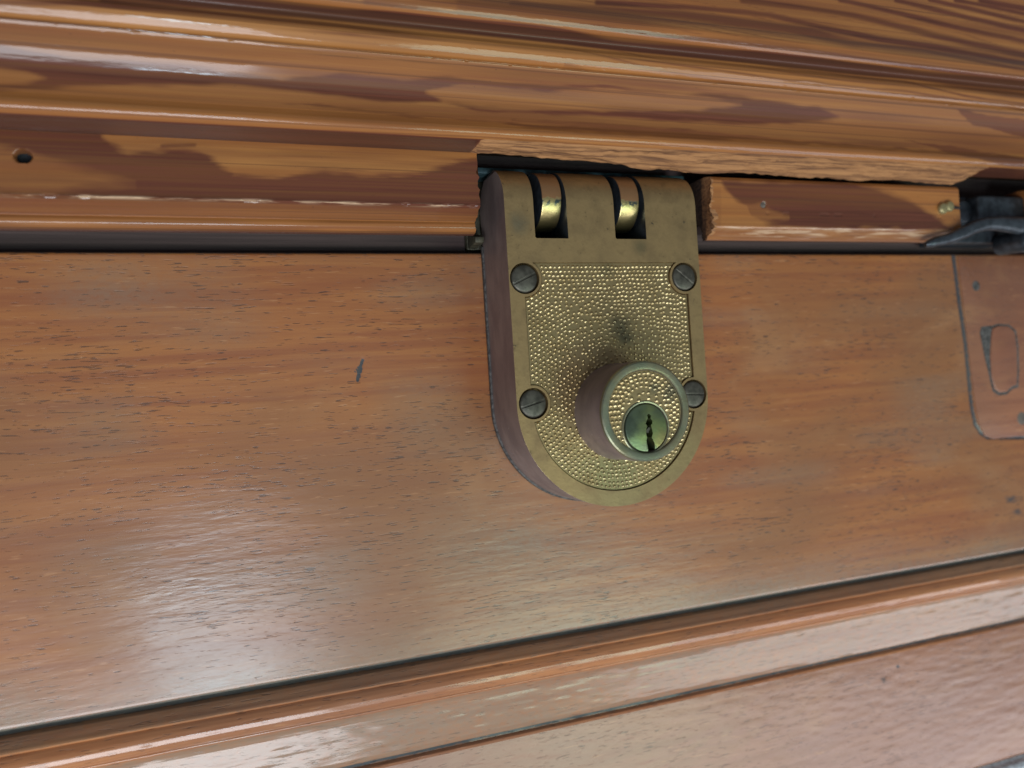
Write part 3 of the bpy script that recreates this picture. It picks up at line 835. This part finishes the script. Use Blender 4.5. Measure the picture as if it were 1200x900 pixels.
# stippled plate: flat sheet plus rows of little domes following its outline
pts = []
d = 1.25; row = 0
while d < 27.5:
    path = recess_outline(-2.6, 54.6, 36.0, ZC, d); path = np.array(path + [path[0]])
    seg = np.hypot(*(np.diff(path, axis=0).T)); cum = np.r_[0, np.cumsum(seg)]; L = cum[-1]
    n = max(3, int(L / 1.50))
    s = (np.arange(n) + (row % 2) * .5) * L / n
    x = np.interp(s, cum, path[:, 0]); z = np.interp(s, cum, path[:, 1])
    j = .05 + .012 * d
    pts += list(zip(x + rng.normal(0, j, n), z + rng.normal(0, j, n)))
    d += 1.30; row += 1
keep = []
for x, z in pts:
    if any(math.hypot(x - a, z - b) < 5.9 for a, b in SCR): continue
    if math.hypot(x - 26.6, z + 10.8) < 13.5: continue
    keep.append((x, z))
pts = np.array(keep)
dd = np.hypot(pts[:, None, 0] - pts[None, :, 0], pts[:, None, 1] - pts[None, :, 1])
ok = np.ones(len(pts), bool)
for i in range(len(pts)):
    if ok[i]:
        b = (dd[i] < 1.05); b[:i + 1] = False; ok[b] = False
pts = pts[ok]
P_ = [tuple(p) for p in pts]
for q in range(9000):                       # fill the gaps the rows leave
    x, z = random.uniform(-1.2, 53.2), random.uniform(-34, 34.9)
    if z < ZC and math.hypot(x - 26, z - ZC) > 27.4: continue
    if any(math.hypot(x - a, z - b) < 6.5 for a, b in SCR) or math.hypot(x - 26.6, z + 10.8) < 13.5: continue
    if min((x - a) ** 2 + (z - b) ** 2 for a, b in P_) > 1.28 ** 2: P_.append((x, z))
pts = np.array(P_)


def domes(pts, t, r=.50, h=.42, seg=12):
    v, f = [], []
    prof = [(1.25, -.08), (1.0, .10), (.78, .52), (.45, .86), (0, 1.0)]
    for x, z in pts:
        rr = r * random.uniform(.86, 1.12); hh = h * random.uniform(.8, 1.1); b = len(v)
        dx, dz = random.uniform(-.06, .06), random.uniform(-.06, .06)
        for a, (pr, ph) in enumerate(prof[:-1]):
            for k in range(seg):
                g = 2 * math.pi * k / seg
                v.append((x + pr * rr * math.cos(g) + dx * ph, z + pr * rr * math.sin(g) + dz * ph, t + ph * hh))
        v.append((x + dx, z + dz, t + hh))
        for a in range(3):
            for k in range(seg):
                k2 = (k + 1) % seg
                f.append((b + a * seg + k, b + a * seg + k2, b + (a + 1) * seg + k2, b + (a + 1) * seg + k))
        for k in range(seg): f.append((b + 3 * seg + k, b + 3 * seg + (k + 1) % seg, b + 4 * seg))
    return v, f


def merge(parts):
    v, f = [], []
    for a, b in parts:
        o = len(v); v += list(a); f += [tuple(i + o for i in g) for g in b]
    return mesh_from(v, f)


base = boolean(prism(recess_outline(-2.25, 54.25, 35.85, ZC), 21.0, 22.4), [('DIFFERENCE', prism(disc(x, z, 5.85), 20, 32)) for x, z in SCR])
flat = ([tuple(v.co) for v in base.vertices], [tuple(p.vertices) for p in base.polygons])
sp = link('stippled_plate', merge([flat, domes(pts, 22.4)]), [M_PLATE, M_DOME], lock, smooth=50)
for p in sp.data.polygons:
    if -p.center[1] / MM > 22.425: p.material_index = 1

# screws: one built, three copied
sx, sz = SCR[0]
head = lathe([(4.5, 20.6), (4.5, 22.2), (4.3, 22.75), (3.6, 23.0), (1.8, 23.15), (0, 23.2)], sx, sz, 40)
hm = boolean(lathe([(0, 20.6), (4.3, 20.6), (4.3, 22.3), (4.1, 22.75), (3.6, 22.98), (1.8, 23.12), (0, 23.16)], sx, sz, 40), [('DIFFERENCE', box(sx - 6, sx + 6, sz - .33, sz + .33, 22.75, 26))], .12, 1)
s0 = link('screw', hm, M_SCREW, lock, smooth=40, centre=(sx, sz, 22))
s0.rotation_euler = (0, math.radians(-24), 0)
base_loc = s0.location.copy()
for (x, z), ang in zip(SCR[1:], (38, -14, 4)):
    c = s0.copy(); COL.objects.link(c); c.parent = lock
    c.location = base_loc + Vector(((x - sx) * MM, 0, (z - sz) * MM)); c.rotation_euler = (0, math.radians(ang), 0)

# key cylinder
KX, KZ, KT = 26.6, -10.8, 40.0
barrel = lathe([(0, 21.0), (15.25, 21.0), (15.05, 23.6), (14.9, 25), (14.85, KT - 1.0), (14.62, KT - .3), (14.2, KT), (13.0, KT + .06), (12.45, KT - .05), (12.2, KT - .35), (12.15, KT - .9), (0, KT - .9)], KX, KZ, 96)
barrel = boolean(barrel, [('DIFFERENCE', prism(disc(26.4, -15.7, 7.3, 64), KT - 8, KT + 4))])
bar = link('key_cylinder', barrel, [M_PATINA, M_RING], lock, smooth=30)
for p in bar.data.polygons:
    T_ = -p.center[1] / MM
    if T_ > KT - .85: p.material_index = 1
PX, PZ = 26.4, -15.7
cp = []
for rr_ in np.arange(11.25, 7.2, -1.28):
    nn_ = int(2 * math.pi * rr_ / 1.55)
    for q in range(nn_):
        a = 2 * math.pi * (q + .5 * (int(rr_ * 10) % 2)) / nn_
        cp.append((KX + rr_ * math.cos(a) + random.gauss(0, .07), KZ + rr_ * math.sin(a) + random.gauss(0, .07)))
for q in range(200):
    x, z = KX + random.uniform(-7, 7), KZ + random.uniform(-2, 7.2)
    if math.hypot(x - KX, z - KZ) < 6.4 and all(math.hypot(x - a, z - b) > 1.35 for a, b in cp): cp.append((x, z))
cp = [(x, z) for x, z in cp if math.hypot(x - PX, z - PZ) > 8.3]
fb = boolean(prism(disc(KX, KZ, 12.0, 72), KT - 1.2, KT - .75), [('DIFFERENCE', prism(disc(PX, PZ, 7.6, 64), KT - 5, KT + 5))])
face_flat = ([tuple(v.co) for v in fb.vertices], [tuple(p.vertices) for p in fb.polygons])
sf = link('stippled_face', merge([face_flat, domes(cp, KT - .75, .56, .42)]), [M_PLATE, M_DOME], bar, smooth=50)
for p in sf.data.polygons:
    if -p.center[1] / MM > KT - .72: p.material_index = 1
link('plug_collar', lathe([(8.0, KT - 1), (8.0, KT - .62), (7.75, KT - .45), (7.35, KT - .55), (7.3, KT - 1.6)], PX, PZ, 64), M_RING, bar, smooth=40)
plug = lathe([(0, KT - 7), (7.1, KT - 7), (7.1, KT - .75), (6.85, KT - .42), (6.4, KT - .30), (0, KT - .22)], PX, PZ, 64)
kw = [(26.6, -11.9), (27.5, -11.6), (28.3, -12.2), (28.0, -13.0), (28.7, -13.7), (28.7, -14.5), (28.0, -15.0), (28.3, -16.0), (28.6, -17.4), (28.0, -18.6), (28.5, -19.4), (29.0, -20.4), (29.3, -22.8),
      (26.2, -22.9), (26.1, -21.0), (25.7, -19.5), (26.2, -18.6), (25.8, -17.6), (25.9, -16.2), (26.4, -15.2), (25.8, -14.4), (26.4, -13.6), (26.9, -12.9)]
kw = [(27.4 + (x - 27.4) * .80, z) for x, z in kw]
plm = boolean(plug, [('DIFFERENCE', prism(kw[::-1], KT - 6, KT + 5))], .10, 1)
link('plug', plm, [M_PLUG], bar, smooth=35)
link('keyway_ward', boolean(prism([(26.3, -16.8), (27.6, -15.4), (28.2, -15.9), (27.3, -17.4)][::-1], KT - 5.5, KT - 1.0), [], .1, 1), M_SCREW, bar)
link('keyway_back', prism(disc(PX + 1, PZ - 1, 5, 16), KT - 6.5, KT - 5.6), M_HOLE, bar)

# ------------------------------------------------------------------ black latch at the right
latch = thing('door_latch', 'black iron latch lever in the right hand notch of the frame', 'latch', (205, 50, 0))
link('latch_plate', boolean(box(183.6, 221, 46.4, 65.2, -3, 8.0), [], .6, 2), M_IRON_SLOTS, latch)
link('latch_housing', boolean(box(197, 224, 53.0, 64.4, 8.0, 15.0), [], 1.6, 3), M_IRON_SLOTS, latch)
link('pivot_boss', lathe([(4.6, 7.9), (4.6, 10.6), (4.0, 11.4), (2.4, 11.7), (0, 11.8)], 193.5, 58.6, 32), M_IRON_SLOTS, latch)


def tube(path, rad, n=14):
    v, f = [], []
    P = [Vector(p) for p in path]
    for i, p in enumerate(P):
        d = (P[min(i + 1, len(P) - 1)] - P[max(i - 1, 0)]).normalized()
        a = Vector((0, 0, 1)); a = (a - d * a.dot(d)).normalized(); b = d.cross(a)
        for k in range(n):
            g = 2 * math.pi * k / n
            v.append(tuple(p + a * math.cos(g) * rad[i][0] + b * math.sin(g) * rad[i][1]))
    for i in range(len(P) - 1):
        for k in range(n):
            k2 = (k + 1) % n
            f.append((i * n + k, i * n + k2, (i + 1) * n + k2, (i + 1) * n + k))
    f += [tuple(range(n))[::-1], tuple(range((len(P) - 1) * n, len(P) * n))]
    return mesh_from(v, f)


LV = [(163.5, 43.4, 18.2, 1.3, 1.0), (165, 43.7, 18.8, 1.7, 1.5), (168, 44.4, 19.5, 1.9, 1.9), (174, 45.6, 20.2, 1.8, 2.0), (180, 47.6, 20.8, 2.1, 2.4), (186, 49.8, 21.4, 2.3, 2.5), (192, 51.0, 21.8, 2.4, 2.6), (199, 51.1, 21.8, 2.5, 3.0), (207, 50.7, 21.6, 2.5, 3.4), (216, 50.2, 21.2, 2.6, 3.6), (228, 50, 21, 2.6, 3.6), (240, 50, 20, 2.0, 3.0)]
cr = []
for i in range(len(LV) - 1):
    for u in (0, .25, .5, .75):
        a, b = LV[i], LV[i + 1]; p0 = LV[max(i - 1, 0)]; p3 = LV[min(i + 2, len(LV) - 1)]
        cr.append([0.5 * (2 * a[q] + (b[q] - p0[q]) * u + (2 * p0[q] - 5 * a[q] + 4 * b[q] - p3[q]) * u * u + (-p0[q] + 3 * a[q] - 3 * b[q] + p3[q]) * u ** 3) for q in range(5)])
link('lever', tube([c[:3] for c in cr], [c[3:] for c in cr], 18), M_IRON_SLOTS, latch, smooth=60)
link('lever_knob', lathe([(0, 9), (4.2, 9), (4.6, 17), (4.9, 21), (4.0, 23.2), (2, 24.2), (0, 24.4)], 214.5, 45.2, 28), M_IRON_SLOTS, latch, smooth=60)

pin = thing('brass_pin', 'tiny two-lobed brass pin head on the frame strip beside the black latch', 'pin', (176, 58, 18))
pm = boolean(lathe([(0, 17.5), (2.2, 17.5), (2.2, 18.7), (1.7, 19.3), (0, 19.5)], 173.6, 57.4, 24), [('UNION', lathe([(0, 17.5), (2.1, 17.5), (2.1, 18.9), (1.6, 19.5), (0, 19.7)], 176.7, 58.2, 24))], .15, 1)
link('pin_head', pm, M_PIN, pin, smooth=50)
link('pin_shank', tube([(178, 58.0, 18.3), (180.5, 57.8, 18.3), (182.9, 57.7, 18.2)], [(.5, .5), (.5, .5), (.4, .4)], 10), M_HOLE, pin, smooth=60)
